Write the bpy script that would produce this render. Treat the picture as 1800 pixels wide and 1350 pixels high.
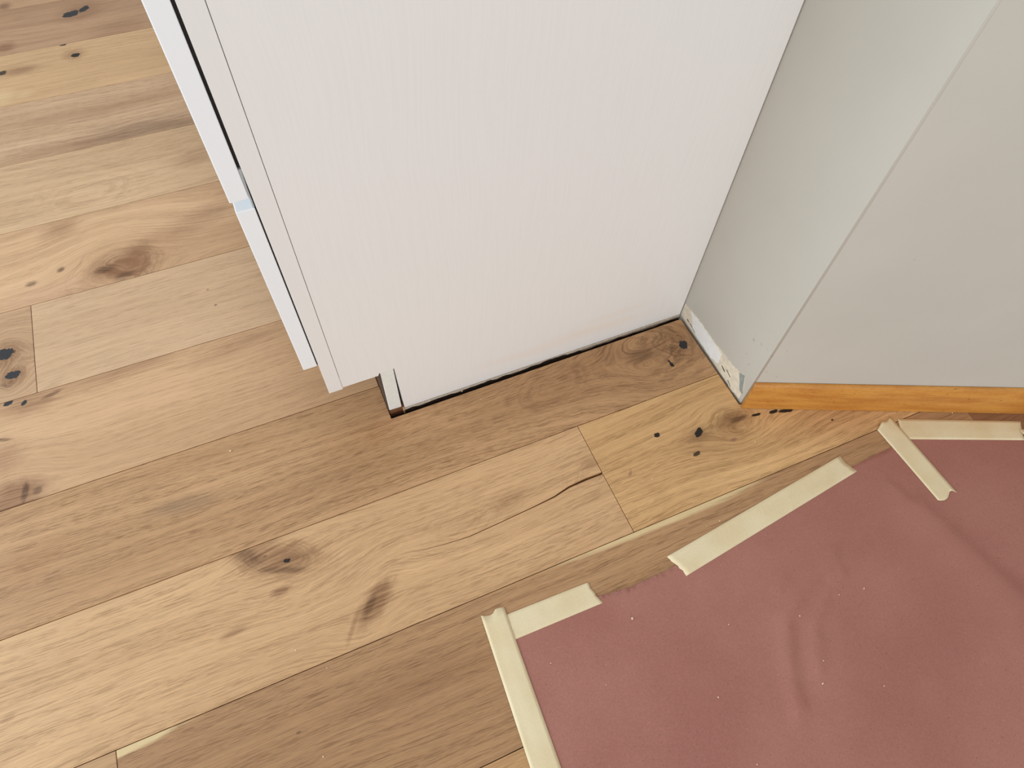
import bpy, bmesh, math, random
from mathutils import Vector, Matrix, noise as mnoise
from mathutils.geometry import delaunay_2d_cdt

S = bpy.context.scene
for o in list(bpy.data.objects):
    bpy.data.objects.remove(o, do_unlink=True)
COL = S.collection

# ---------------------------------------------------------------- camera
cam = bpy.data.cameras.new('camera')
cam.sensor_width = 36.0
cam.lens = 1183.69 / 1800 * 36.0
cam.clip_start = 0.01
co = bpy.data.objects.new('camera', cam)
COL.objects.link(co)
RIGHT = Vector((0.91966765, -0.39155834, 0.02989126))
DOWN = Vector((-0.31937356, -0.79006913, -0.52325071))
FWD = Vector((0.22849934, 0.47167027, -0.8516544))
m = Matrix((RIGHT, -DOWN, -FWD)).transposed().to_4x4()
m.translation = (0, 0, 1.0)
co.matrix_world = m
S.camera = co

# ---------------------------------------------------------------- light
S.view_settings.view_transform = 'Standard'
S.view_settings.look = 'None'
S.view_settings.exposure = 0.0
S.view_settings.gamma = 1.0
S.view_settings.use_curve_mapping = False

W = bpy.data.worlds.new('room_ambience')
S.world = W
W.use_nodes = True
bg = W.node_tree.nodes['Background']
bg.inputs[0].default_value = (1.0, 0.985, 0.955, 1)
bg.inputs[1].default_value = 0.57


def area(name, loc, target, sx, sy, power, col):
    l = bpy.data.lights.new(name, 'AREA')
    l.shape = 'RECTANGLE'
    l.size, l.size_y = sx, sy
    l.energy = power
    l.color = col
    o = bpy.data.objects.new(name, l)
    o.location = loc
    o.rotation_euler = (Vector(target) - Vector(loc)).to_track_quat('-Z', 'Y').to_euler()
    COL.objects.link(o)
    return o


area('window_daylight', (-2.7, 1.2, 1.05), (0.3, 0.4, 0.15), 1.8, 1.6, 82, (0.74, 0.89, 1.0))
area('rear_fill_light', (-0.6, -3.0, 0.95), (0.3, 0.5, 0.2), 2.0, 1.8, 48, (0.95, 0.98, 1.0))  # unseen fill light added behind the camera to brighten panel and walls

# knots and marks of each plank: kind, x, y, half length, half width, angle, colour, strength, softness (metres)
FEATS = {
 'C1': [
  ('b',-0.1759,0.4053,0.0676,0.0288,-0.508,'brown',0.80,0.80),
  ('r',-0.1754,0.4042,0.0753,0.0363,-0.507,'brown',0.45,0.00),
  ('b',-0.2144,0.4242,0.0280,0.0119,-0.906,'dkbrown',0.60,0.80),
  ('b',-0.1713,0.3841,0.0352,0.0050,-0.370,'dkbrown',0.75,0.60),
  ('b',-0.1627,0.3957,0.0054,0.0029,-0.234,'black',1.00,0.30),
  ('b',-0.1910,0.4148,0.0033,0.0018,-0.263,'dkbrown',0.70,0.40),
  ('b',-0.1817,0.3552,0.0156,0.0063,-0.021,'brown',0.85,0.60),
  ('b',-0.0591,0.2878,0.0429,0.0159,0.667,'brown',0.85,0.60),
  ('b',-0.0687,0.2856,0.0214,0.0058,0.807,'dkbrown',0.60,0.60),
  ('b',-0.0997,0.2658,0.0249,0.0038,0.966,'brown',0.50,0.80),
  ('b',-0.2538,0.3234,0.0230,0.0054,0.146,'brown',0.55,0.70),
  ('b',-0.5447,0.3284,0.0103,0.0053,0.107,'brown',0.45,0.70),
  ('s',0.0884,0.3503,0.0936,0.0387,0.008,'brown',0.28,0.00),
  ('b',0.1799,0.3571,0.0346,0.0160,0.034,'brown',0.25,0.90),
  ('b',0.1321,0.3828,0.0145,0.0061,0.015,'brown',0.25,0.90),
  ('b',0.3288,0.3660,0.0192,0.0098,-0.065,'brown',0.35,0.80),
  ('s',0.3276,0.3495,0.0612,0.0352,0.124,'brown',0.30,0.00),
 ],
 'C2': [
  ('b',0.5231,0.3477,0.0104,0.0053,0.595,'black',1.00,0.20),
  ('b',0.4548,0.3700,0.0054,0.0040,-0.032,'black',1.00,0.20),
  ('b',0.4991,0.3146,0.0073,0.0033,0.136,'black',0.90,0.30),
  ('b',0.5172,0.3443,0.0236,0.0174,0.084,'brown',0.50,0.80),
  ('s',0.5928,0.3419,0.0640,0.0305,-0.053,'brown',0.70,0.00),
  ('b',0.5890,0.3456,0.0363,0.0157,-0.046,'brown',0.70,0.70),
  ('b',0.6013,0.3436,0.0185,0.0053,-0.050,'dkbrown',0.80,0.50),
  ('b',0.6333,0.3395,0.0092,0.0023,-0.140,'black',1.00,0.30),
  ('b',0.6649,0.3333,0.0090,0.0030,-0.070,'black',1.00,0.30),
  ('b',0.6862,0.3265,0.0144,0.0031,-0.269,'black',1.00,0.30),
  ('b',0.7500,0.2813,0.0025,0.0017,0.066,'black',0.90,0.30),
  ('b',0.3800,0.3259,0.0070,0.0025,0.809,'purple',0.60,0.60),
  ('b',0.5702,0.3134,0.0076,0.0035,0.048,'purple',0.60,0.60),
  ('b',0.7683,0.2775,0.0835,0.0423,-0.252,'red',0.35,0.90),
  ('b',0.5389,0.3240,0.0767,0.0232,-0.178,'brown',0.30,0.90),
 ],
 'D': [
  ('b',0.5917,0.5138,0.0082,0.0088,-0.226,'slate',1.00,0.20),
  ('b',0.5777,0.5235,0.0680,0.0342,-0.400,'dkbrown',0.35,0.90),
  ('r',0.5873,0.5197,0.0781,0.0426,-0.463,'dkbrown',0.50,0.00),
  ('s',0.5132,0.5307,0.1307,0.0818,-0.067,'dkbrown',0.60,0.00),
  ('b',0.5067,0.5238,0.0332,0.0167,0.081,'dkbrown',0.65,0.60),
  ('b',0.4631,0.5401,0.0291,0.0136,0.307,'dkbrown',0.30,0.80),
  ('b',0.5497,0.4839,0.0054,0.0032,-1.499,'black',1.00,0.30),
  ('b',0.5488,0.4915,0.0037,0.0017,-1.343,'black',1.00,0.30),
  ('s',0.3328,0.5227,0.1029,0.0532,0.084,'brown',0.35,0.00),
  ('b',0.0249,0.5573,0.0981,0.0339,0.004,'red',0.35,0.90),
  ('b',-0.2905,0.5432,0.0590,0.0155,-0.112,'grey',0.50,0.90),
  ('b',-0.5022,0.5373,0.0467,0.0248,0.076,'red',0.30,0.90),
 ],
 'E': [
  ('b',-0.5267,0.8349,0.0082,0.0044,0.261,'slate',1.00,0.35),
  ('b',-0.5030,0.8259,0.0059,0.0035,0.798,'slate',1.00,0.35),
  ('b',-0.4960,0.8244,0.0527,0.0221,-0.067,'brown',0.65,0.80),
  ('b',-0.4600,0.8264,0.0176,0.0042,0.221,'dkbrown',0.90,0.50),
  ('b',-0.3479,0.8353,0.1130,0.0222,0.044,'brown',0.50,0.90),
  ('b',-0.5409,0.7662,0.0184,0.0033,-0.303,'dkbrown',0.80,0.50),
  ('b',-0.5270,0.6466,0.0505,0.0380,-0.140,'brown',0.90,0.70),
  ('b',-0.5096,0.6562,0.0191,0.0053,1.354,'dkbrown',0.85,0.50),
  ('b',-0.4915,0.6517,0.0078,0.0068,0.422,'dkbrown',0.75,0.50),
  ('b',-0.5384,0.7311,0.0331,0.0294,0.466,'brown',0.45,0.90),
  ('b',-0.1543,0.8120,0.0870,0.0232,0.096,'brown',0.35,0.90),
 ],
 'F1': [
  ('b',-0.5283,0.9418,0.0140,0.0116,-0.253,'slate',1.00,0.20),
  ('b',-0.5138,0.9418,0.0028,0.0038,0.070,'dkbrown',1.00,0.30),
  ('b',-0.5175,0.8912,0.0125,0.0075,-0.104,'slate',1.00,0.20),
  ('r',-0.5256,0.9247,0.0392,0.0289,-0.231,'brown',0.70,0.00),
  ('r',-0.5158,0.8862,0.0313,0.0221,-0.105,'brown',0.70,0.00),
  ('b',-0.5265,0.9392,0.0286,0.0273,-0.214,'brown',0.55,0.70),
  ('b',-0.5166,0.8896,0.0235,0.0192,-0.186,'brown',0.60,0.70),
  ('b',-0.5274,0.8755,0.0111,0.0079,-0.072,'dkbrown',0.55,0.70),
 ],
 'F2': [
  ('b',-0.1798,0.9592,0.0032,0.0027,0.068,'brown',0.60,0.50),
  ('b',-0.1728,0.9171,0.0031,0.0026,0.060,'dkbrown',0.70,0.50),
 ],
 'G': [
  ('b',-0.3132,1.0739,0.0640,0.0327,-0.011,'brown',0.90,0.70),
  ('b',-0.3491,1.0802,0.0204,0.0093,-0.022,'dkbrown',0.85,0.60),
  ('b',-0.3165,1.0506,0.0206,0.0093,0.044,'dkbrown',0.70,0.60),
  ('b',-0.2943,1.1026,0.0463,0.0189,0.541,'brown',0.60,0.90),
  ('s',-0.3172,1.0731,0.0991,0.0739,0.070,'brown',0.60,0.00),
  ('b',-0.4259,1.1090,0.0079,0.0061,0.416,'dkbrown',0.80,0.60),
  ('b',-0.4785,1.0924,0.0108,0.0068,0.013,'dkbrown',0.75,0.60),
  ('b',-0.4197,1.2201,0.0402,0.0254,0.359,'brown',0.55,0.90),
  ('b',-0.1728,1.1459,0.0989,0.0283,0.317,'brown',0.45,0.90),
  ('b',-0.4601,1.0548,0.0730,0.0336,-0.002,'pink',0.40,0.90),
 ],
 'H': [
  ('s',-0.3630,1.3014,0.1209,0.0781,0.016,'brown',0.22,0.00),
  ('b',-0.1373,1.3371,0.0551,0.0261,0.112,'brown',0.40,0.90),
 ],
 'I': [
  ('b',-0.2301,1.4661,0.1438,0.0411,-0.059,'dkbrown',0.65,0.80),
  ('b',-0.4071,1.4623,0.1137,0.0392,-0.040,'brown',0.35,0.90),
  ('b',-0.2840,1.5701,0.1643,0.0289,-0.049,'brown',0.30,0.90),
 ],
 'J': [
  ('b',-0.3677,1.8614,0.0091,0.0053,-0.090,'black',1.00,0.40),
  ('b',-0.3436,1.8053,0.0103,0.0077,-0.130,'black',1.00,0.50),
  ('b',-0.3470,1.8091,0.0257,0.0246,0.011,'brown',0.60,0.80),
  ('b',-0.5061,1.7905,0.0101,0.0078,0.215,'black',0.90,0.50),
  ('b',-0.4679,1.7868,0.0432,0.0166,-0.046,'brown',0.60,0.80),
  ('b',-0.5078,1.6938,0.0299,0.0285,0.103,'pale',0.40,0.90),
  ('b',-0.4602,1.6902,0.0187,0.0140,0.229,'pale',0.30,0.90),
 ],
 'K': [
  ('b',-0.3394,1.9912,0.0212,0.0124,0.225,'slate',1.00,0.30),
  ('b',-0.3070,2.0042,0.0161,0.0086,0.741,'slate',1.00,0.30),
  ('b',-0.3146,1.9975,0.0594,0.0467,0.150,'brown',0.50,0.80),
  ('b',-0.4964,1.8941,0.0240,0.0241,0.044,'brown',0.70,0.70),
  ('b',-0.2366,1.8858,0.0797,0.0450,0.132,'brown',0.40,0.90),
 ],
 'L': [
  ('b',-0.4921,2.0840,0.0169,0.0178,0.132,'dkbrown',0.70,0.80),
 ],
 'B1': [
  ('p',0.3786,0.2363,0.1839,0.0104,3.125,'pale',0.85,0.35),
  ('p',-0.4174,0.2341,0.0897,0.0087,0.032,'pale',0.85,0.35),
  ('b',-0.0245,0.1569,0.1195,0.0342,-0.094,'brown',0.25,0.90),
  ('b',-0.2016,0.1648,0.0037,0.0019,-0.036,'dkbrown',0.60,0.50),
 ],
 'A1': [
 ],
}
CRUMB_FLOOR = [[-0.2051, 0.6075], [-0.2526, 1.4422], [0.6019, 0.297], [0.8605, 0.2508], [0.9549, 0.2125], [0.4476, 0.201], [0.4711, 0.2003], [-0.1807, 0.2668], [-0.1468, 0.2278], [-0.1793, 0.1255], [0.2063, 0.5455], [0.1822, 0.5725], [0.4075, 0.3033], [-0.055, 0.3607]]
CRUMB_PAPER = [[0.2731, 0.1227], [0.1395, 0.1138], [0.1979, 0.0592], [0.398, 0.0618], [0.5011, 0.0317], [0.5539, -0.0923], [0.495, -0.0323], [0.3325, -0.0146], [0.5737, 0.0341], [0.476, -0.0564], [0.6145, 0.0271], [0.3362, -0.103]]


# ---------------------------------------------------------------- helpers
def lin(r, g, b):
    f = lambda c: (c / 255 / 12.92) if c / 255 <= 0.04045 else ((c / 255 + 0.055) / 1.055) ** 2.4
    return (f(r), f(g), f(b), 1.0)


def mesh_obj(name, verts, faces, mat, parent=None, loc=(0, 0, 0), smooth=False):
    me = bpy.data.meshes.new(name)
    me.from_pydata([tuple(v) for v in verts], [], faces)
    me.update()
    bm = bmesh.new()
    bm.from_mesh(me)
    bmesh.ops.recalc_face_normals(bm, faces=bm.faces)
    bm.to_mesh(me)
    bm.free()
    if smooth:
        for p in me.polygons:
            p.use_smooth = True
    o = bpy.data.objects.new(name, me)
    o.location = loc
    if mat:
        me.materials.append(mat)
    COL.objects.link(o)
    if parent:
        o.parent = parent
    return o


def prism(name, poly, z0, z1, mat, parent=None, loc=(0, 0, 0), bevel=0.0, axis='z'):
    """extrude a polygon; axis z: (x,y)+z ; y: (x,z)+y ; x: (y,z)+x"""
    put = {'z': lambda a, b, c: (a, b, c), 'y': lambda a, b, c: (a, c, b), 'x': lambda a, b, c: (c, a, b)}[axis]
    n = len(poly)
    v = [put(a - 0, b - 0, z0) for a, b in poly] + [put(a, b, z1) for a, b in poly]
    v = [(x - loc[0], y - loc[1], z - loc[2]) for x, y, z in v]
    f = [tuple(range(n - 1, -1, -1)), tuple(range(n, 2 * n))] + [(i, (i + 1) % n, n + (i + 1) % n, n + i) for i in range(n)]
    o = mesh_obj(name, v, f, mat, parent, loc)
    if bevel:
        b = o.modifiers.new('edge', 'BEVEL')
        b.width = bevel
        b.segments = 2
        b.limit_method = 'ANGLE'
        b.angle_limit = math.radians(40)
    return o


def box(name, a, b, mat, parent=None, bevel=0.0, loc=None):
    loc = loc or tuple(a)
    return prism(name, [(a[0], a[1]), (b[0], a[1]), (b[0], b[1]), (a[0], b[1])], a[2], b[2], mat, parent, loc, bevel)


def empty(name, loc=(0, 0, 0)):
    o = bpy.data.objects.new(name, None)
    o.location = loc
    o.empty_display_size = 0.05
    COL.objects.link(o)
    return o


def adopt(child, parent):
    child.parent = parent
    child.location = Vector(child.location) - Vector(parent.location)


def tag(o, label=None, cat=None, group=None, kind=None):
    if label: o['label'] = label
    if cat: o['category'] = cat
    if group: o['group'] = group
    if kind: o['kind'] = kind
    return o


class NT:
    def __init__(s, tree):
        s.t = tree

    def n(s, typ, **kw):
        nd = s.t.nodes.new(typ)
        for k, v in kw.items():
            setattr(nd, k, v)
        return nd

    def link(s, a, b):
        s.t.links.new(a, b)

    def setin(s, sock, v):
        if hasattr(v, 'is_output') or isinstance(v, bpy.types.NodeSocket):
            s.t.links.new(v, sock)
        else:
            sock.default_value = v

    def math(s, op, a, b=None, clamp=False):
        nd = s.n('ShaderNodeMath', operation=op, use_clamp=clamp)
        s.setin(nd.inputs[0], a)
        if b is not None:
            s.setin(nd.inputs[1], b)
        return nd.outputs[0]

    def vec(s, x=0.0, y=0.0, z=0.0):
        nd = s.n('ShaderNodeCombineXYZ')
        for i, v in enumerate((x, y, z)):
            s.setin(nd.inputs[i], v)
        return nd.outputs[0]

    def noise(s, v, scale=1.0, detail=2.0, rough=0.5, dim='3D'):
        nd = s.n('ShaderNodeTexNoise', noise_dimensions=dim)
        s.setin(nd.inputs['Vector'], v)
        nd.inputs['Scale'].default_value = scale
        nd.inputs['Detail'].default_value = detail
        nd.inputs['Roughness'].default_value = rough
        return nd.outputs[0]

    def ramp(s, v, lo, hi, a=0.0, b=1.0, smooth=True):
        nd = s.n('ShaderNodeMapRange', interpolation_type='SMOOTHSTEP' if smooth else 'LINEAR')
        nd.clamp = True if hasattr(nd, 'clamp') else None
        s.setin(nd.inputs[0], v)
        for i, x in enumerate((lo, hi, a, b)):
            s.setin(nd.inputs[1 + i], x)
        return nd.outputs[0]

    def mix(s, fac, a, b, mode='MIX'):
        nd = s.n('ShaderNodeMix', data_type='RGBA', blend_type=mode)
        s.setin(nd.inputs[0], fac)
        s.setin(nd.inputs[6], a)
        s.setin(nd.inputs[7], b)
        return nd.outputs[2]


def new_mat(name):
    mt = bpy.data.materials.new(name)
    mt.use_nodes = True
    nt = NT(mt.node_tree)
    b = mt.node_tree.nodes['Principled BSDF']
    return mt, nt, b


def bump(nt, b, h, strength, dist=0.001):
    nd = nt.n('ShaderNodeBump')
    nd.inputs['Strength'].default_value = strength
    nd.inputs['Distance'].default_value = dist
    nt.link(h, nd.inputs['Height'])
    nt.link(nd.outputs[0], b.inputs['Normal'])


# shared group: elliptical spot in plank coordinates -> radius (1 on the rim)
G = bpy.data.node_groups.new('ellipse_radius', 'ShaderNodeTree')
for nm, ty in (('Co', 'NodeSocketVector'), ('Centre', 'NodeSocketVector'), ('Angle', 'NodeSocketFloat'),
               ('Size', 'NodeSocketVector'), ('Wobble', 'NodeSocketFloat')):
    G.interface.new_socket(nm, in_out='INPUT', socket_type=ty)
G.interface.new_socket('R', in_out='OUTPUT', socket_type='NodeSocketFloat')
g = NT(G)
gi = g.n('NodeGroupInput')
go = g.n('NodeGroupOutput')
sub = g.n('ShaderNodeVectorMath', operation='SUBTRACT')
g.link(gi.outputs[0], sub.inputs[0])
g.link(gi.outputs[1], sub.inputs[1])
rot = g.n('ShaderNodeVectorRotate', rotation_type='Z_AXIS')
g.link(sub.outputs[0], rot.inputs['Vector'])
neg = g.math('MULTIPLY', gi.outputs[2], -1.0)
g.link(neg, rot.inputs['Angle'])
div = g.n('ShaderNodeVectorMath', operation='DIVIDE')
g.link(rot.outputs[0], div.inputs[0])
g.link(gi.outputs[3], div.inputs[1])
ln = g.n('ShaderNodeVectorMath', operation='LENGTH')
g.link(div.outputs[0], ln.inputs[0])
nz = g.noise(div.outputs[0], 1.7, 4.0, 0.65)
w = g.math('MULTIPLY', g.math('SUBTRACT', nz, 0.5), gi.outputs[4])
g.link(g.math('ADD', ln.outputs['Value'], w), go.inputs[0])


def ellipse(nt, co, cx, cy, su, sv, ang, wob):
    nd = nt.n('ShaderNodeGroup')
    nd.node_tree = G
    nt.link(co, nd.inputs[0])
    nd.inputs[1].default_value = (cx, cy, 0)
    nd.inputs[2].default_value = ang
    nd.inputs[3].default_value = (su, sv, 1e3)
    nd.inputs[4].default_value = wob
    return nd.outputs[0]


SPOT = {'brown': lin(126, 84, 54), 'dkbrown': lin(88, 57, 37), 'black': lin(40, 33, 28), 'slate': lin(48, 47, 49),
        'grey': lin(120, 98, 78), 'red': lin(168, 112, 72), 'pink': lin(200, 158, 130), 'pale': lin(232, 205, 156),
        'purple': lin(140, 90, 88)}


def oak(name, base, seed, origin, feats=(), tone=0.5, line=0.5, pore=0.6, wave=1.0, cathedral=None):
    """oak plank: broad tone, growth lines, open pores, knots.  base = sRGB of the plank"""
    mt, nt, b = new_mat(name)
    tc = nt.n('ShaderNodeTexCoord')
    sp = nt.n('ShaderNodeSeparateXYZ')
    nt.link(tc.outputs['Object'], sp.inputs[0])
    u, v = sp.outputs[0], sp.outputs[1]
    pos = nt.vec(u, v, 0.0)
    us = nt.math('ADD', u, seed * 3.17)
    # slow wander of the grain
    wn = nt.noise(nt.vec(nt.math('MULTIPLY', us, 1.6), nt.math('MULTIPLY', v, 5.0), seed), 1.0, 2.0, 0.5)
    vw = nt.math('ADD', v, nt.math('MULTIPLY', nt.math('SUBTRACT', wn, 0.5), 0.055 * wave))
    # grain parts around the big knots
    for f in feats:
        kind, x, y, su, sv, an, c, s, so = f
        if kind == 'r' or (kind == 's' and s >= .55) or (kind == 'b' and sv > 0.007 and so < .8 and s > .5):
            r = ellipse(nt, pos, x - origin[0], y - origin[1], su * 1.5, max(sv * 2.2, .01), an, 0.25)
            e = nt.math('EXPONENT', nt.math('MULTIPLY', nt.math('MULTIPLY', r, r), -1.0))
            dv = nt.math('SUBTRACT', v, y - origin[1])
            vw = nt.math('SUBTRACT', vw, nt.math('MULTIPLY', nt.math('MULTIPLY', dv, e), 0.6))
    V = lambda k: nt.math('MULTIPLY', vw, k)
    U = lambda k: nt.math('MULTIPLY', us, k)
    broad = nt.noise(nt.vec(U(1.3), V(11.0), seed), 1.0, 3.0, 0.55)
    if cathedral:
        cu, cv, k = cathedral
        du = nt.math('SUBTRACT', u, cu)
        d = nt.math('SUBTRACT', vw, cv)
        arch = nt.math('SQRT', nt.math('ADD', nt.math('MULTIPLY', d, d), nt.math('MULTIPLY', nt.math('MULTIPLY', du, du), k)))
        rings = nt.noise(nt.vec(nt.math('MULTIPLY', arch, 75.0), U(1.2), seed + 4), 1.0, 2.0, 0.5)
    else:
        rings = nt.noise(nt.vec(U(1.1), V(85.0), seed + 4), 1.0, 2.0, 0.55)
    fine = nt.noise(nt.vec(U(9.0), V(430.0), seed + 9), 1.0, 2.0, 0.6)
    pores = nt.noise(nt.vec(U(30.0), V(760.0), seed + 2), 1.0, 1.0, 0.5)
    pores2 = nt.noise(nt.vec(U(70.0), V(1400.0), seed + 6), 1.0, 1.0, 0.5)
    lines = nt.noise(nt.vec(U(3.2), V(230.0), seed + 13), 1.0, 2.0, 0.6)
    band = nt.ramp(rings, 0.40, 0.62)
    lm = nt.ramp(lines, 0.50, 0.66)
    pm = nt.ramp(pores, 0.54, 0.62)
    pm2 = nt.ramp(pores2, 0.56, 0.66)
    dens = nt.math('ADD', nt.math('MULTIPLY', nt.math('MAXIMUM', band, lm), 0.7), 0.30)
    pmask = nt.math('MULTIPLY', nt.math('MAXIMUM', pm, nt.math('MULTIPLY', pm2, 0.7)), dens)
    L = lin(min(250, base[0] * 1.055), base[1] * 1.06, base[2] * 1.10)
    hi = tuple(min(1, c * k) for c, k in zip(L[:3], (1.16, 1.17, 1.18))) + (1,)
    lo = tuple(c * k for c, k in zip(L[:3], (0.72, 0.66, 0.60))) + (1,)
    col = nt.mix(nt.ramp(broad, 0.30, 0.72, 0.5 - tone / 2, 0.5 + tone / 2), hi, lo)
    col = nt.mix(nt.math('MULTIPLY', band, line * 0.55), col, lo)
    col = nt.mix(nt.math('MULTIPLY', lm, line * 0.40), col, lo)
    fl = nt.ramp(fine, 0.35, 0.7, 1.06, 0.92)
    col = nt.mix(1.0, col, nt.vec(fl, fl, fl), 'MULTIPLY')
    dk = tuple(c * k for c, k in zip(L[:3], (0.42, 0.35, 0.29))) + (1,)
    col = nt.mix(nt.math('MULTIPLY', pmask, pore), col, dk)
    hgt = nt.math('SUBTRACT', 1.0, pmask)
    for f in sorted(feats, key=lambda f_: f_[6] in ('black', 'slate')):
        kind, x, y, su, sv, an, c, s, so = f
        x -= origin[0]
        y -= origin[1]
        if kind in 'bp':
            r = ellipse(nt, pos, x, y, su, sv, an, 0.9 if c not in ('black', 'slate') else 1.3)
            if c in ('black', 'slate'):
                mk = nt.ramp(r, 1.0 - so * 0.3, 1.0 + so * 0.3, 1.0, 0.0)
                mk = nt.math('MULTIPLY', mk, s)
            else:
                mk = nt.ramp(r, max(0.05, 1.0 - so), 1.0 + so * 0.6, 1.0, 0.0)
                tex = 1.0 if kind == 'p' else nt.ramp(fine, 0.3, 0.66, 0.55, 1.0)
                mk = nt.math('MULTIPLY', nt.math('MULTIPLY', mk, tex), s)
            col = nt.mix(mk, col, SPOT[c])
        else:
            # growth rings bent around a knot: fine, broken, fading in and out
            r = ellipse(nt, pos, x, y, su, sv, an, 0.55)
            fall = nt.math('MULTIPLY', nt.ramp(r, 0.45, 1.35, 1.0, 0.0), nt.ramp(r, 0.05, 0.4, 0.25, 1.0))
            rr = nt.noise(nt.vec(nt.math('MULTIPLY', r, 13.0 if kind == 's' else 17.0), U(5.0), V(14.0)), 1.0, 3.0, 0.65)
            brk = nt.ramp(nt.noise(nt.vec(U(14.0), V(40.0), seed), 1.0, 2.0, 0.5), 0.35, 0.65, 0.3, 1.0)
            mk = nt.math('MULTIPLY', nt.math('MULTIPLY', nt.math('MULTIPLY', nt.ramp(rr, 0.45, 0.62), fall), brk), s * 0.85)
            col = nt.mix(mk, col, SPOT[c])
    nt.link(col, b.inputs['Base Color'])
    b.inputs['Roughness'].default_value = 0.5
    b.inputs['Specular IOR Level'].default_value = 0.35
    bump(nt, b, hgt, 0.3, 0.0006)
    return mt


def plain(name, rgb, rough=0.6, var=0.06, scale=60.0, bmp=0.1, bscale=300.0, spec=0.3):
    mt, nt, b = new_mat(name)
    tc = nt.n('ShaderNodeTexCoord')
    nz = nt.noise(tc.outputs['Object'], scale, 4.0, 0.6)
    f = nt.ramp(nz, 0.3, 0.7, 1 - var, 1 + var)
    col = nt.mix(1.0, lin(*rgb), nt.vec(f, f, f), 'MULTIPLY')
    nt.link(col, b.inputs['Base Color'])
    b.inputs['Roughness'].default_value = rough
    b.inputs['Specular IOR Level'].default_value = spec
    if bmp:
        bump(nt, b, nt.noise(tc.outputs['Object'], bscale, 3.0, 0.6), bmp, 0.001)
    return mt


# ---------------------------------------------------------------- room geometry constants (metres)
ANG = math.radians(-23.35)
DX, DY = math.cos(ANG), math.sin(ANG)        # along the slanted wall
NX, NY = math.sin(ANG), -math.cos(ANG)       # out of the slanted wall, into the room
KX, KY = 0.622, 0.3685                       # outer corner of the wall
PY = 0.576                                   # face of the cabinet side panel
ROWS = [-1.165, -0.965, -0.765, -0.565, -0.366, -0.166, 0.0345, 0.2360, 0.4360, 0.6365, 0.8385, 1.0395, 1.2455, 1.4500,
        1.6575, 1.8620, 2.0650, 2.2680, 2.4710, 2.6740, 2.8770]
SUB = -0.014


def wall_y(x, off=0.0):
    # y on the slanted wall line (pushed out by off) at x
    return KY + ((x - KX) * NX - off) / -NY


# ---------------------------------------------------------------- floor
m_sub = plain('dark_subfloor', (38, 30, 24), 0.9, 0.2, 40)
floor = box('floor', (-2.2, -1.2, SUB - 0.02), (2.2, 2.9, SUB), m_sub, loc=(0, 0, 0))
tag(floor, 'wide oak plank floor with visible knots and dark joints', kind='structure')

LIGHT, MID, DARK = (205, 169, 127), (190, 151, 110), (163, 126, 92)


def plank(poly, mat_args):
    xs = [p[0] for p in poly]
    ys = [p[1] for p in poly]
    org = (min(xs), min(ys), 0.0)
    mt = oak(origin=org, **mat_args)
    o = prism('plank', poly, SUB, 0.0, mt, floor, org, bevel=0.0007)
    return o


def rect(x0, x1, r, gap=0.0005):
    y0, y1 = ROWS[r] + gap, ROWS[r + 1] - gap
    return [(x0 + gap, y0), (x1 - gap, y0), (x1 - gap, y1), (x0 + gap, y1)]


def clip_wall(poly, off=0.002):
    # keep the part of the plank in front of the slanted wall
    f = lambda p: (p[0] - KX) * NX + (p[1] - KY) * NY - off
    out = []
    for i, a in enumerate(poly):
        c = poly[(i + 1) % len(poly)]
        fa, fc = f(a), f(c)
        if fa >= 0:
            out.append(a)
        if (fa >= 0) != (fc >= 0):
            t = fa / (fa - fc)
            out.append((a[0] + (c[0] - a[0]) * t, a[1] + (c[1] - a[1]) * t))
    return out


R_A, R_B, R_C, R_D, R_E, R_F, R_G, R_H, R_I, R_J, R_K, R_L = range(5, 17)
XE = 0.0525     # planks stop at the plinth under the cabinet
q = 0.0005

# row C, left plank: a drying crack opens at its right end
crack = [(0.3375, 0.3436), (0.3080, 0.3440), (0.2770, 0.3424), (0.2490, 0.3364), (0.2131, 0.3334), (0.1536, 0.3298),
         (0.1007, 0.3271), (0.0604, 0.3303), (0.0239, 0.3346)]
wid = [0.0036, 0.0040, 0.0032, 0.0024, 0.0016, 0.0013, 0.0011, 0.0008, 0.0]
cy0, cy1 = ROWS[R_C] + q, ROWS[R_C + 1] - q
c1 = [(-1.05, cy0), (0.3375, cy0)]
c1 += [(x, y - w_ / 2 - 0.0004) for (x, y), w_ in zip(crack[:-1], wid)] + [crack[-1]]
c1 += [(x, y + w_ / 2 - 0.0004) for (x, y), w_ in reversed(list(zip(crack[:-1], wid)))]
c1 += [(0.3375, cy1), (-1.05, cy1)]
plank(c1, dict(name='oak_cracked_plank', base=(209, 169, 122), seed=1.3, feats=FEATS['C1'], tone=0.35, line=0.35, pore=0.55, wave=1.2))

wy = wall_y(0.617, 0.002)
# x where the wall line crosses y = cy0
xr = KX + (0.002 - (cy0 - KY) * NY) / NX
c2 = [(0.3385, cy0), (xr, cy0), (0.617, wy), (0.617, cy1), (0.3385, cy1)]
plank(c2, dict(name='oak_knotty_plank_by_wall', base=(216, 174, 119), seed=2.7, feats=FEATS['C2'], tone=0.45, line=0.65, pore=0.6, wave=1.3))

# row D: the darker plank cut around the cabinet
dy0, dy1 = ROWS[R_D] + q, ROWS[R_D + 1] - q
plank([(-1.6, dy0), (0.617, dy0), (0.617, 0.567), (0.0535, 0.567), (0.0535, dy1), (-1.6, dy1)],
      dict(name='oak_dark_plank', base=(190, 149, 105), seed=3.9, feats=FEATS['D'], tone=0.5, line=0.5, pore=0.75, wave=1.0))

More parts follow.
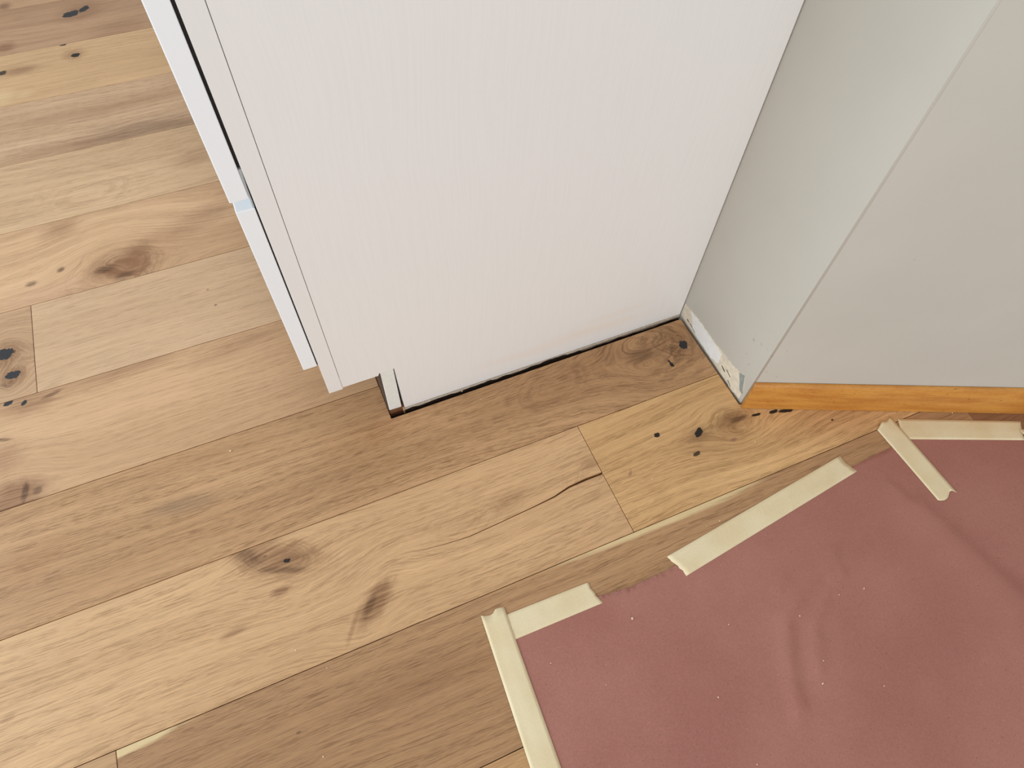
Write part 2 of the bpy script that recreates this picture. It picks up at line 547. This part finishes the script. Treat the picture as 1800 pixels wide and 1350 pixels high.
spec = [
    # row, x0, x1, key, base, kwargs
    (R_E, -1.25, 0.0535, 'E', (200, 161, 119), dict(tone=0.3, line=0.25, pore=0.4)),
    (R_F, -2.2, -0.4822, 'F1', (186, 150, 112), dict(tone=0.5, line=0.5, pore=0.5)),
    (R_F, -0.4822, XE, 'F2', (201, 167, 128), dict(tone=0.3, line=0.2, pore=0.35)),
    (R_G, -1.5, XE, 'G', (200, 162, 121), dict(tone=0.5, line=0.5, pore=0.35, wave=1.6)),
    (R_H, -1.9, XE, 'H', (197, 163, 123), dict(tone=0.4, line=0.4, pore=0.4, wave=1.3)),
    (R_I, -1.3, XE, 'I', (194, 159, 122), dict(tone=0.6, line=0.6, pore=0.5)),
    (R_J, -1.7, XE, 'J', (198, 161, 117), dict(tone=0.35, line=0.35, pore=0.3)),
    (R_K, -1.4, XE, 'K', (178, 141, 106), dict(tone=0.6, line=0.4, pore=0.3)),
    (R_L, -1.9, XE, 'L', (186, 147, 109), dict(tone=0.5, line=0.5, pore=0.3)),
    (R_B, -2.2, -0.4216, None, (196, 158, 114), dict(tone=0.4, line=0.4, pore=0.5)),
    (R_B, -0.4216, 0.9815, 'B1', (177, 137, 96), dict(tone=0.45, line=0.4, pore=0.65)),
    (R_B, 0.9815, 2.1, None, (150, 108, 74), dict(tone=0.4, line=0.4, pore=0.5)),
    (R_A, -1.2, 0.7, None, (196, 154, 106), dict(tone=0.4, line=0.4, pore=0.5)),
    (R_A, 0.7, 2.2, None, (176, 138, 100), dict(tone=0.4, line=0.4, pore=0.5)),
    (R_A, -2.2, -1.2, None, (176, 138, 100), dict()),
    (R_C, -2.2, -1.051, None, (180, 143, 104), dict()),
    (R_D, -2.2, -1.601, None, (192, 156, 114), dict()),
    (R_E, -2.2, -1.251, None, (176, 138, 100), dict()),
    (R_G, -2.2, -1.501, None, (176, 140, 104), dict()),
    (R_H, -2.2, -1.901, None, (190, 150, 110), dict()),
    (R_I, -2.2, -1.301, None, (198, 160, 118), dict()),
    (R_J, -2.2, -1.701, None, (172, 136, 100), dict()),
    (R_K, -2.2, -1.401, None, (196, 158, 114), dict()),
    (R_L, -2.2, -1.901, None, (170, 134, 98), dict()),
]
rnd = random.Random(5)
for r in (0, 1, 2, 3, 4):
    xj = -1.2 + 0.47 * r
    for a, c in ((-2.2, xj), (xj, 2.1)):
        k = rnd.uniform(0.9, 1.05)
        spec.append((r, a, c, None, (190 * k, 153 * k, 112 * k), dict()))
for r in (17, 18, 19):
    xj = -1.5 + 0.4 * (r - 17)
    for a, c in ((-2.2, xj), (xj, XE)):
        k = rnd.uniform(0.88, 1.05)
        spec.append((r, a, c, None, (192 * k, 155 * k, 114 * k), dict()))
for i, (r, x0, x1, key, base, kw) in enumerate(spec):
    poly = rect(x0, x1, r)
    if x1 > 0.6:
        poly = clip_wall(poly)
    plank(poly, dict(name='oak_plank', base=base, seed=5.1 + i * 1.37, feats=FEATS.get(key, ()) if key else (), **kw))

# ---------------------------------------------------------------- wall with outer corner
def wall_paint():
    mt, nt, b = new_mat('grey_white_wall_paint')
    tc = nt.n('ShaderNodeTexCoord')
    P = tc.outputs['Object']
    nz = nt.noise(P, 6.0, 3.0, 0.5)
    f = nt.ramp(nz, 0.3, 0.7, 0.975, 1.02)
    col = nt.mix(1.0, lin(198, 194, 184), nt.vec(f, f, f), 'MULTIPLY')
    sc = nt.noise(P, 120.0, 2.0, 0.5)
    sp = nt.n('ShaderNodeSeparateXYZ')
    nt.link(P, sp.inputs[0])
    # scuffs low down by the corner
    d = nt.math('ADD', nt.math('ABSOLUTE', nt.math('SUBTRACT', sp.outputs[0], KX)), nt.math('ABSOLUTE', nt.math('SUBTRACT', sp.outputs[1], KY)))
    near = nt.math('MULTIPLY', nt.ramp(d, 0.02, 0.10, 1.0, 0.0), nt.ramp(sp.outputs[2], 0.07, 0.22, 1.0, 0.0))
    col = nt.mix(nt.math('MULTIPLY', nt.math('MULTIPLY', nt.ramp(sc, 0.69, 0.74), near), 0.7), col, lin(105, 98, 90))
    sc2 = nt.noise(P, 45.0, 2.0, 0.5)
    col = nt.mix(nt.math('MULTIPLY', nt.ramp(sc2, 0.76, 0.80), 0.35), col, lin(150, 142, 132))
    nt.link(col, b.inputs['Base Color'])
    b.inputs['Roughness'].default_value = 0.55
    b.inputs['Specular IOR Level'].default_value = 0.3
    bump(nt, b, nt.noise(P, 220.0, 3.0, 0.6), 0.06, 0.001)
    return mt


m_wall = wall_paint()
rc = 0.003
foot = []
# rounded outer corner: from the return face (normal -x) to the slanted face
turn = math.acos(max(-1, min(1, -NX)))
tl = rc * math.tan(turn / 2)
cx_, cy_ = KX + rc, KY + tl
a0, a1 = math.pi, math.atan2(NY, NX) + 2 * math.pi
for i in range(9):
    a = a0 + (a1 - a0) * i / 8
    foot.append((cx_ + rc * math.cos(a), cy_ + rc * math.sin(a)))
foot += [(KX + 1.65 * DX, KY + 1.65 * DY), (2.25, 1.9), (KX, 1.9)]
wall = prism('wall_right', foot, SUB, 2.4, m_wall, loc=(0, 0, 0))
tag(wall, 'smooth grey-white painted wall with an outer corner beside the cabinet', kind='structure')
for p in wall.data.polygons:
    c = p.center
    if abs(p.normal.z) < 0.5 and abs(c.x - KX) < 0.02 and abs(c.y - KY) < 0.02:
        p.use_smooth = True

# bare strip where the baseboard was removed (on the return face)
m_bare = plain('bare_cream_plaster', (226, 216, 196), 0.85, 0.10, 90, 0.5, 260)
m_fill = plain('white_filler', (240, 240, 238), 0.8, 0.03, 90, 0.4, 200)
m_grey = plain('grey_torn_paint', (150, 156, 152), 0.7, 0.12, 200, 0.3, 400)
m_dark = plain('dark_gap', (84, 68, 56), 0.9, 0.25, 200, 0.3, 300)


def ragged(pts, n, amp, seed):
    """resample a polyline and jitter its second coordinate"""
    out = []
    rr = random.Random(seed)
    tot = [0]
    for a, c in zip(pts, pts[1:]):
        tot.append(tot[-1] + math.hypot(c[0] - a[0], c[1] - a[1]))
    for i in range(n + 1):
        s = tot[-1] * i / n
        k = max(j for j in range(len(pts) - 1) if tot[j] <= s + 1e-9)
        t = (s - tot[k]) / (tot[k + 1] - tot[k])
        a, c = pts[k], pts[k + 1]
        j = rr.uniform(-amp, amp) if 0 < i < n else 0
        out.append((a[0] + (c[0] - a[0]) * t, a[1] + (c[1] - a[1]) * t + j))
    return out


top = ragged([(0.574, 0.0365), (0.531, 0.042), (0.478, 0.0415), (0.4275, 0.0455), (0.400, 0.0525), (0.392, 0.058)], 46, 0.0012, 3)
bot = ragged([(0.3765, 0.004), (0.392, 0.0015), (0.397, -0.006), (0.409, -0.006), (0.4095, 0.001), (0.444, 0.0005), (0.488, 0.002), (0.543, 0.001), (0.574, 0.003)], 40, 0.0012, 4)
strip_poly = top + [(0.386, 0.048), (0.379, 0.030)] + bot
prism('bare_plaster_strip', strip_poly, 0.6212, 0.6226, m_bare, wall, axis='x')['label'] = 'bare cream plaster strip with a ragged paint edge'
patch = ragged([(0.556, 0.0375), (0.520, 0.041), (0.480, 0.040), (0.452, 0.037)], 16, 0.0012, 7) + \
    ragged([(0.449, 0.012), (0.470, 0.004), (0.510, 0.004), (0.535, 0.010), (0.545, 0.028)], 16, 0.0014, 8)
prism('filler_patch', patch, 0.6207, 0.6214, m_fill, wall, axis='x')['label'] = 'white filler patch'
flake = [(0.402, 0.050), (0.391, 0.0575), (0.388, 0.050), (0.3815, 0.032), (0.377, 0.020), (0.3845, 0.020), (0.393, 0.036)]
prism('torn_paint_flake', flake, 0.6204, 0.6213, m_grey, wall, axis='x')['label'] = 'torn grey paint flake'
for k, pl in enumerate(([(0.5555, 0.0125), (0.549, 0.011), (0.549, 0.0098), (0.5555, 0.0108)],
                        [(0.545, 0.0120), (0.525, 0.0085), (0.525, 0.0075), (0.545, 0.0108)],
                        [(0.440, 0.019), (0.430, 0.0165), (0.4285, 0.0135), (0.440, 0.0175)],
                        [(0.427, 0.024), (0.4135, 0.0195), (0.4135, 0.0185), (0.427, 0.0228)],
                        [(0.415, 0.008), (0.404, 0.003), (0.404, 0.0018), (0.415, 0.0068)])):
    prism('plaster_crack', pl, 0.6206, 0.6213, m_dark, wall, axis='x')

# ---------------------------------------------------------------- baseboard on the slanted wall
def stained_wood():
    mt, nt, b = new_mat('orange_stained_wood')
    tc = nt.n('ShaderNodeTexCoord')
    sp = nt.n('ShaderNodeSeparateXYZ')
    nt.link(tc.outputs['Object'], sp.inputs[0])
    s = nt.math('ADD', nt.math('MULTIPLY', sp.outputs[0], DX), nt.math('MULTIPLY', sp.outputs[1], DY))
    z = sp.outputs[2]
    br = nt.noise(nt.vec(nt.math('MULTIPLY', s, 9.0), nt.math('MULTIPLY', z, 60.0), 0.0), 1.0, 3.0, 0.6)
    fi = nt.noise(nt.vec(nt.math('MULTIPLY', s, 120.0), nt.math('MULTIPLY', z, 500.0), 1.0), 1.0, 2.0, 0.6)
    po = nt.noise(nt.vec(nt.math('MULTIPLY', s, 90.0), nt.math('MULTIPLY', z, 330.0), 3.0), 1.0, 1.0, 0.5)
    col = nt.mix(nt.ramp(br, 0.3, 0.7), lin(208, 147, 68), lin(186, 120, 50))
    f = nt.ramp(fi, 0.3, 0.7, 1.07, 0.92)
    col = nt.mix(1.0, col, nt.vec(f, f, f), 'MULTIPLY')
    col = nt.mix(nt.ramp(po, 0.70, 0.77, 0.0, 0.75), col, lin(110, 66, 26))
    wear = nt.noise(nt.vec(nt.math('MULTIPLY', s, 130.0), nt.math('MULTIPLY', z, 160.0), 7.0), 1.0, 3.0, 0.6)
    col = nt.mix(nt.ramp(wear, 0.66, 0.76, 0.0, 0.6), col, lin(236, 192, 120))
    nt.link(col, b.inputs['Base Color'])
    b.inputs['Roughness'].default_value = 0.36
    b.inputs['Specular IOR Level'].default_value = 0.45
    bump(nt, b, fi, 0.08, 0.0008)
    return mt


T = 0.0105
prof = [(0.0, 0.0006), (T, 0.0006), (T, 0.040)]
for i in range(1, 9):
    a = math.pi / 2 * i / 8
    prof.append((T - (T - 0.002) * (1 - math.cos(a)), 0.040 + 0.030 * math.sin(a)))
prof += [(0.0, 0.0702)]
bv, bf = [], []
np_ = len(prof)
for e in (0, 1):
    for t, z in prof:
        s = -0.18 * t if e == 0 else 1.63
        off = t + 0.0003
        bv.append((KX + s * DX + off * NX, KY + s * DY + off * NY, z))
bf.append(tuple(range(np_)))
bf.append(tuple(range(2 * np_ - 1, np_ - 1, -1)))
for i in range(np_):
    bf.append((i, (i + 1) % np_, np_ + (i + 1) % np_, np_ + i))
base = mesh_obj('baseboard_right', bv, bf, stained_wood())
bvm = base.modifiers.new('edge', 'BEVEL')
bvm.width = 0.0006
bvm.limit_method = 'ANGLE'
bvm.angle_limit = math.radians(50)
for p in base.data.polygons:
    if len(p.vertices) == 4:
        p.use_smooth = True
base.data.set_sharp_from_angle(angle=math.radians(40))
tag(base, 'orange stained wooden baseboard with rounded top along the slanted wall', kind='structure')

# ---------------------------------------------------------------- cabinet
def panel_foil(name, rgb, grain=1.0, smear=False):
    mt, nt, b = new_mat(name)
    tc = nt.n('ShaderNodeTexCoord')
    P = tc.outputs['Object']
    sp = nt.n('ShaderNodeSeparateXYZ')
    nt.link(P, sp.inputs[0])
    x, y, z = sp.outputs
    wn = nt.noise(nt.vec(nt.math('MULTIPLY', x, 6.0), 0.0, nt.math('MULTIPLY', z, 2.5)), 1.0, 2.0, 0.5)
    xw = nt.math('ADD', x, nt.math('MULTIPLY', wn, 0.05))
    gr = nt.noise(nt.vec(nt.math('MULTIPLY', xw, 330.0), nt.math('MULTIPLY', y, 330.0), nt.math('MULTIPLY', z, 9.0)), 1.0, 2.0, 0.6)
    f = nt.ramp(gr, 0.35, 0.7, 1 + 0.006 * grain, 1 - 0.014 * grain)
    col = nt.mix(1.0, lin(*rgb), nt.vec(f, f, f), 'MULTIPLY')
    if smear:
        pos = nt.vec(x, z, 0.0)
        for cx, cz, su, sv, an, s in ((0.43, 0.050, 0.12, 0.016, -0.06, 0.36), (0.30, 0.045, 0.10, 0.013, -0.1, 0.28), (0.47, 0.075, 0.09, 0.012, 0.0, 0.22)):
            r = ellipse(nt, pos, cx, cz, su, sv, an, 0.8)
            col = nt.mix(nt.math('MULTIPLY', nt.ramp(r, 0.2, 1.3, 1.0, 0.0), s), col, lin(240, 222, 204))
    nt.link(col, b.inputs['Base Color'])
    b.inputs['Roughness'].default_value = 0.42
    b.inputs['Specular IOR Level'].default_value = 0.35
    if grain:
        bump(nt, b, gr, 0.07 * grain, 0.0008)
    return mt


m_panel = panel_foil('white_woodgrain_panel', (238, 237, 236), 1.0, True)
m_stile = panel_foil('white_stile_edge', (237, 236, 235), 0.5)
m_front = panel_foil('cool_white_drawer_front', (244, 248, 253), 0.0)
m_plinth = plain('white_plinth_end', (232, 234, 230), 0.6, 0.03, 150, 0.15, 300)
m_raw = plain('raw_brown_board', (120, 80, 52), 0.85, 0.15, 200, 0.4, 400)
m_res = plain('torn_whitish_residue', (204, 190, 172), 0.85, 0.16, 260, 0.5, 400)
m_black = plain('black_gap_shade', (34, 29, 28), 0.8, 0.1, 200, 0.0)  # near-black colour for the shade inside the drawer gaps
m_bump = plain('grey_plastic', (176, 180, 180), 0.5, 0.03, 100, 0.0)

cab = empty('cabinet', (0.29, 1.2, 0))
tag(cab, 'white kitchen base cabinet with drawers standing beside the wall', 'cabinet')
CY1, CH = 1.85, 0.88


def part(o, parent=cab):
    adopt(o, parent)
    return o


# side panel with the toe-kick notch; its foot runs down between the floor boards
sp_poly = [(-0.0043, 0.1225), (0.0515, 0.1225), (0.0535, 0.128), (0.0772, 0.128), (0.0806, 0.005), (0.6205, 0.002), (0.6205, CH), (-0.0043, CH)]
side = part(prism('side_panel', sp_poly, PY, PY + 0.019, m_panel, loc=(0, 0, 0), axis='y', bevel=0.0005))
side['label'] = 'white side panel with embossed vertical grain'
# torn strip under the panel and the dark raw edge behind it
up = [(0.0806, 0.0040), (0.6205, 0.0010)]
rr = random.Random(11)
low = []
for i in range(91):
    x = 0.6205 - (0.6205 - 0.0806) * i / 90
    s = (x - 0.08) / 0.54
    depth = 0.0070 + 0.0035 * mnoise.noise((x * 22, 1.3, 0)) + 0.0042 * mnoise.noise((x * 75, 4.3, 0)) + rr.uniform(-.0004, .0004)
    if s > 0.62:
        depth += 0.0035
    if 0.47 < s < 0.56:
        depth -= 0.004
    depth = max(0.0008, depth)
    low.append((x, 0.005 - 0.003 * s - depth))
res = prism('torn_edge_strip', up + low, PY - 0.0006, PY + 0.004, m_res, None, (0, 0, 0), axis='y')
res.parent = side
res['label'] = 'torn whitish strip along the panel foot'
raw = prism('raw_edge', [(0.0806, 0.005), (0.6205, 0.002), (0.6205, SUB + 0.0005), (0.0806, SUB + 0.0005)], PY + 0.0015, PY + 0.018, m_dark, None, (0, 0, 0), axis='y')
raw.parent = side
raw['label'] = 'dark raw lower edge'

part(prism('stile', [(-0.0258, 0.119), (-0.0048, 0.119), (-0.0048, CH), (-0.0258, CH)], PY - 0.0004, PY + 0.019, m_stile, loc=(0, 0, 0), axis='y', bevel=0.0005))['label'] = 'narrow white upright edge strip'
pl = part(prism('plinth_board', [(0.0550, 0.0085), (0.0762, 0.0075), (0.0762, 0.127), (0.0550, 0.127)], PY + 0.002, CY1, m_plinth, loc=(0, 0, 0), axis='y', bevel=0.0012))
pl['label'] = 'white end of the plinth board in the toe-kick notch'
pr = prism('raw_foot', [(0.0552, SUB + 0.0005), (0.0798, SUB + 0.0005), (0.0798, 0.0073), (0.0552, 0.0083)], PY + 0.0022, CY1, m_raw, None, (0, 0, 0), axis='y')
pr.parent = pl
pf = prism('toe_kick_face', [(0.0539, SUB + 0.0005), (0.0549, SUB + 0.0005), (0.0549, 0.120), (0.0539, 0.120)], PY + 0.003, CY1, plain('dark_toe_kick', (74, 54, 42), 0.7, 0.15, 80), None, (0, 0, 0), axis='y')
pf.parent = pl
pf['label'] = 'dark brown toe-kick face'
part(prism('panel_cut_edge', [(0.0772, 0.006), (0.0800, 0.006), (0.0800, -0.012), (0.0772, -0.012)], PY - 0.0005, PY + 0.0015, plain('bare_wood_sliver', (196, 158, 126), 0.8, .1), loc=(0, 0, 0), axis='y'))
# drawer fronts
def front(z0, z1, x0, x1, lab):
    o = part(prism('drawer_front', [(x0, z0), (x1, z0), (x1, z1), (x0, z1)], PY + 0.0005, CY1, m_front, loc=(0, 0, 0), axis='y', bevel=0.0009))
    o['label'] = lab
    return o


front(0.507, CH, -0.0487, -0.0291, 'upper white drawer front')
front(0.1945, 0.494, -0.0470, -0.0275, 'lower white drawer front')
part(prism('gap_shade', [(-0.0288, 0.545), (-0.0260, 0.545), (-0.0260, CH - 0.002), (-0.0288, CH - 0.002)], PY + 0.003, CY1 - .01, m_black, loc=(0, 0, 0), axis='y'))['label'] = 'black strip standing in for shade in the gap behind the upper drawer front'  # dark strips fill the gaps so they read as shaded, no light leaks through
part(prism('gap_shade', [(-0.0273, 0.196), (-0.0260, 0.196), (-0.0260, 0.493), (-0.0273, 0.493)], PY + 0.002, CY1 - .01, m_black, loc=(0, 0, 0), axis='y'))['label'] = 'thin dark strip standing in for shade in the gap behind the lower drawer front'
part(prism('bumper', [(-0.0289, 0.5435), (-0.0261, 0.5435), (-0.0272, 0.520), (-0.0272, 0.4945), (-0.0289, 0.4945)], PY + 0.0015, PY + 0.03, m_bump, loc=(0, 0, 0), axis='y'))['label'] = 'light grey bumper in the gap'
part(box('carcass', (-0.0255, PY + 0.0195, 0.124), (0.6195, CY1, CH), m_stile, loc=(0, 0, 0)))

# ---------------------------------------------------------------- floor protection paper
def pt_in(poly, x, y):
    c = False
    j = len(poly) - 1
    for i in range(len(poly)):
        (xi, yi), (xj, yj) = poly[i], poly[j]
        if (yi > y) != (yj > y) and x < (xj - xi) * (y - yi) / (yj - yi) + xi:
            c = not c
        j = i
    return c


def seg_d(p, a, c):
    ax, ay = c[0] - a[0], c[1] - a[1]
    t = max(0, min(1, ((p[0] - a[0]) * ax + (p[1] - a[1]) * ay) / (ax * ax + ay * ay)))
    qx, qy = a[0] + ax * t, a[1] + ay * t
    side_ = (p[0] - qx) * -ay + (p[1] - qy) * ax
    return math.hypot(p[0] - qx, p[1] - qy) * (1 if side_ >= 0 else -1)


CREASES = [([(0.607, 0.083), (0.56, 0.07), (0.525, 0.055), (0.483, 0.035), (0.458, -0.007), (0.442, -0.037), (0.43, -0.07)], 0.0042, 0.016),
           ([(0.598, 0.057), (0.557, 0.038), (0.516, 0.012), (0.502, -0.013), (0.486, -0.039)], 0.0030, 0.014),
           ([(0.512, 0.083), (0.495, 0.072)], 0.0018, 0.008),
           ([(0.78, 0.10), (0.80, 0.02), (0.83, -0.10), (0.90, -0.3)], 0.0040, 0.05)]


def paper_z(x, y):
    z = 0.0004 + 0.0006 * (0.5 + 0.5 * mnoise.noise((x * 7, y * 7, 0.3)))
    for pts, h, wd in CREASES:
        d = min((seg_d((x, y), a, c) for a, c in zip(pts, pts[1:])), key=abs)
        # one steep flank, one gentle flank
        if d > 0:
            z += h * math.exp(-(d / (wd * 0.35)) ** 2) * 0.9
        else:
            z += h * math.exp(-(d / wd) ** 2) * 0.9
    return z


outline = ragged([(0.0905, 0.186), (0.245, 0.1695)], 10, 0.0005, 21)[:-1]
outline += ragged([(0.245, 0.1695), (0.2941, 0.1632), (0.3541, 0.1645), (0.40, 0.168)], 60, 0.0013, 22)[:-1]
outline += ragged([(0.40, 0.168), (0.7383, 0.1972), (0.777, 0.1985), (0.822, 0.2005)], 40, 0.0008, 23)[:-1]
outline += [(0.836, 0.224), (0.856, 0.2225)]
outline += [(1.036, 0.1425), (1.030, -0.05), (1.01, -0.55), (0.052, -0.55), (0.078, 0.0)]
pts = [Vector(p) for p in outline]
nb = len(pts)
edges = [(i, (i + 1) % nb) for i in range(nb)]
rr = random.Random(2)
for i in range(135):
    for j in range(110):
        x, y = 0.05 + i * 0.0075 + rr.uniform(-.001, .001), -0.55 + j * 0.0072 + rr.uniform(-.001, .001)
        if y < -0.15 and (i % 3 or j % 3):
            continue
        if pt_in(outline, x, y) and min(abs(seg_d((x, y), outline[k], outline[(k + 1) % nb])) for k in range(nb)) > 0.0035:
            pts.append(Vector((x, y)))
vo, eo, fo, _, _, _ = delaunay_2d_cdt(pts, edges, [list(range(nb))], 1, 1e-6)


def paper_mat():
    mt, nt, b = new_mat('dusty_rose_building_paper')
    tc = nt.n('ShaderNodeTexCoord')
    P = tc.outputs['Object']
    n1 = nt.noise(P, 5.0, 3.0, 0.55)
    col = nt.mix(nt.ramp(n1, 0.3, 0.7), lin(176, 121, 108), lin(167, 111, 99))
    n2 = nt.noise(P, 420.0, 3.0, 0.7)
    f = nt.ramp(n2, 0.3, 0.7, 0.93, 1.07)
    col = nt.mix(1.0, col, nt.vec(f, f, f), 'MULTIPLY')
    n3 = nt.noise(P, 480.0, 1.0, 0.5)
    col = nt.mix(nt.ramp(n3, 0.71, 0.77, 0.0, 0.5), col, lin(98, 54, 52))
    n4 = nt.noise(nt.vec(*[nt.math('ADD', o_, 3.7) for o_ in (lambda s_: (nt.link(P, s_.inputs[0]), s_.outputs)[1])(nt.n('ShaderNodeSeparateXYZ'))]), 420.0, 1.0, 0.5)
    col = nt.mix(nt.ramp(n4, 0.76, 0.80, 0.0, 0.4), col, lin(214, 176, 160))
    nt.link(col, b.inputs['Base Color'])
    b.inputs['Roughness'].default_value = 0.7
    b.inputs['Specular IOR Level'].default_value = 0.25
    bump(nt, b, n2, 0.12, 0.0006)
    return mt


paper = mesh_obj('protective_paper', [(v.x, v.y, paper_z(v.x, v.y)) for v in vo], [tuple(f) for f in fo], paper_mat(), smooth=True)
sm = paper.modifiers.new('sheet', 'SOLIDIFY')
sm.thickness = 0.0004
sm.offset = 1
if sum(p.normal.z for p in paper.data.polygons) < 0:
    paper.data.flip_normals()
tag(paper, 'dusty rose protective building paper taped to the oak floor', 'paper')

# ---------------------------------------------------------------- masking tape
def tape_mat():
    mt, nt, b = new_mat('cream_masking_tape')
    tc = nt.n('ShaderNodeTexCoord')
    P = tc.outputs['Object']
    n1 = nt.noise(P, 18.0, 3.0, 0.5)
    col = nt.mix(nt.ramp(n1, 0.3, 0.7), lin(238, 221, 184), lin(231, 211, 170))
    n2 = nt.noise(P, 500.0, 2.0, 0.6)
    f = nt.ramp(n2, 0.3, 0.7, 0.97, 1.03)
    col = nt.mix(1.0, col, nt.vec(f, f, f), 'MULTIPLY')
    nt.link(col, b.inputs['Base Color'])
    b.inputs['Roughness'].default_value = 0.5
    b.inputs['Specular IOR Level'].default_value = 0.3
    bump(nt, b, n2, 0.12, 0.0004)
    return mt


m_tape = tape_mat()


def tape(label, corners, end0, end1, layer, n=40, lift=None):
    """corners: start-left, start-right, end-right, end-left; end0/end1: torn-edge offsets across the width"""
    A, B_, C_, D_ = [Vector(c) for c in corners]
    k = len(end0) - 1
    L = ((A + B_) / 2 - (C_ + D_) / 2).length
    vs, fs = [], []
    for i in range(n + 1):
        for j in range(k + 1):
            t, w_ = i / n, j / k
            a, c = A.lerp(B_, w_), D_.lerp(C_, w_)
            t0 = end0[j] / L
            t1 = 1 - end1[j] / L
            p = a.lerp(c, t0 + (t1 - t0) * t)
            inside = pt_in(outline, p.x, p.y)
            z = (paper_z(p.x, p.y) + 0.0005) if inside else 0.0006
            vs.append([p.x, p.y, z + layer])
    # relax the step from floor to paper
    W_ = k + 1
    for _ in range(3):
        old = [v[2] for v in vs]
        for i in range(n + 1):
            for j in range(W_):
                nb_ = [old[(i + a) * W_ + j + c] for a in (-1, 0, 1) for c in (-1, 0, 1) if 0 <= i + a <= n and 0 <= j + c < W_]
                vs[i * W_ + j][2] = max(old[i * W_ + j], sum(nb_) / len(nb_))
    if lift:
        for i, j, dz in lift:
            vs[i * W_ + j][2] += dz
    for i in range(n):
        for j in range(k):
            fs.append((i * W_ + j, i * W_ + j + 1, (i + 1) * W_ + j + 1, (i + 1) * W_ + j))
    o = mesh_obj('masking_tape_strip', vs, fs, m_tape, smooth=True)
    if sum(p.normal.z for p in o.data.polygons) < 0:
        o.data.flip_normals()
    s_ = o.modifiers.new('tape', 'SOLIDIFY')
    s_.thickness = 0.00025
    s_.offset = 1
    tag(o, label, 'tape', 'masking tape strips holding the paper')
    return o


Z8 = [0] * 9
# along the upper left edge of the paper
tape('short masking tape strip on the paper edge touching the tape at its left corner', [(0.084, 0.1985), (0.084, 0.1622), (0.2440, 0.1590), (0.2378, 0.1942)],
     Z8, [0, .001, .0025, .0018, .001, .0022, .001, .0004, 0], 0.0)
# down the left edge, over the first
tape('long masking tape strip running down the left edge of the paper', [(0.1090, 0.2110), (0.0735, 0.2110), (0.0475, -0.25), (0.0875, -0.25)],
     [.002, .001, .0, .0, .004, .005, .004, .003, 0.0], Z8, 0.0006)
tape('long slanted masking tape strip along the middle of the paper edge', [(0.3654, 0.1826), (0.3776, 0.1458), (0.7273, 0.1862), (0.7200, 0.2203)],
     [0, .0005, .0, .0010, .0022, .001, .0025, .001, 0], [0.0, .002, .003, .0035, .003, .0012, .0018, .0004, 0], 0.0)
tape('masking tape strip parallel to the orange baseboard', [(0.8565, 0.2395), (0.8335, 0.2065), (1.0320, 0.1235), (1.0545, 0.1540)],
     [0, .001, .0015, .002, .002, .002, .002, .002, .002], [0.0, .0004, .001, .0004, .002, .001, .0006, 0.0, 0], 0.0)
tape('diagonal masking tape strip crossing onto the paper near the baseboard', [(0.8088, 0.2385), (0.8470, 0.2475), (0.8545, 0.0900), (0.8165, 0.0890)],
     [.003, .002, .0, -.002, -.001, .001, .002, .001, 0.0], [.006, .003, .0015, .0015, .003, .006, .009, .009, .003], 0.0006,
     lift=[(0, 2, .0022), (0, 3, .0035), (0, 4, .002), (1, 2, .001), (1, 3, .0018), (1, 4, .001)])
tape('masking tape strip down the right edge of the paper', [(1.0400, 0.1440), (1.0735, 0.1290), (1.065, -0.20), (1.028, -0.20)],
     [0, .001, 0, .001, .002, .001, 0, .001, 0], Z8, 0.0006)

# ---------------------------------------------------------------- loose crumbs
m_cr = plain('pale_wood_crumb', (236, 214, 178), 0.8, 0.08, 300, 0.0)
m_cr2 = plain('pale_dust_crumb', (236, 208, 190), 0.8, 0.08, 300, 0.0)


def crumb_mesh(seed):
    bm = bmesh.new()
    bmesh.ops.create_icosphere(bm, subdivisions=1, radius=1.0)
    r_ = random.Random(seed)
    for v in bm.verts:
        v.co *= r_.uniform(0.65, 1.15)
        v.co.z *= 0.6
    zmin = min(v.co.z for v in bm.verts)
    for v in bm.verts:
        v.co.z -= zmin
    me = bpy.data.meshes.new('crumb')
    bm.to_mesh(me)
    bm.free()
    return me


cm = [crumb_mesh(i) for i in range(3)]
rr = random.Random(9)
for lst, mt, lab, grp in ((CRUMB_FLOOR, m_cr, 'tiny pale wood crumb lying on the bare oak planks', 'wood crumbs on the planks'),
                          (CRUMB_PAPER, m_cr2, 'tiny pale dust crumb lying on the dusty rose paper', 'dust crumbs on the paper')):
    for i, (x, y) in enumerate(lst):
        me = cm[i % 3].copy()
        me.materials.append(mt)
        o = bpy.data.objects.new('crumb', me)
        z = paper_z(x, y) + 0.0004 if mt is m_cr2 else 0.0
        o.location = (x, y, z)
        s = rr.uniform(0.0007, 0.0012) * (1.7 if i == 0 else 1)
        o.scale = (s * rr.uniform(1, 1.8), s, s)
        o.rotation_euler = (0, 0, rr.uniform(0, 3.1))
        COL.objects.link(o)
        tag(o, lab, 'crumb', grp)
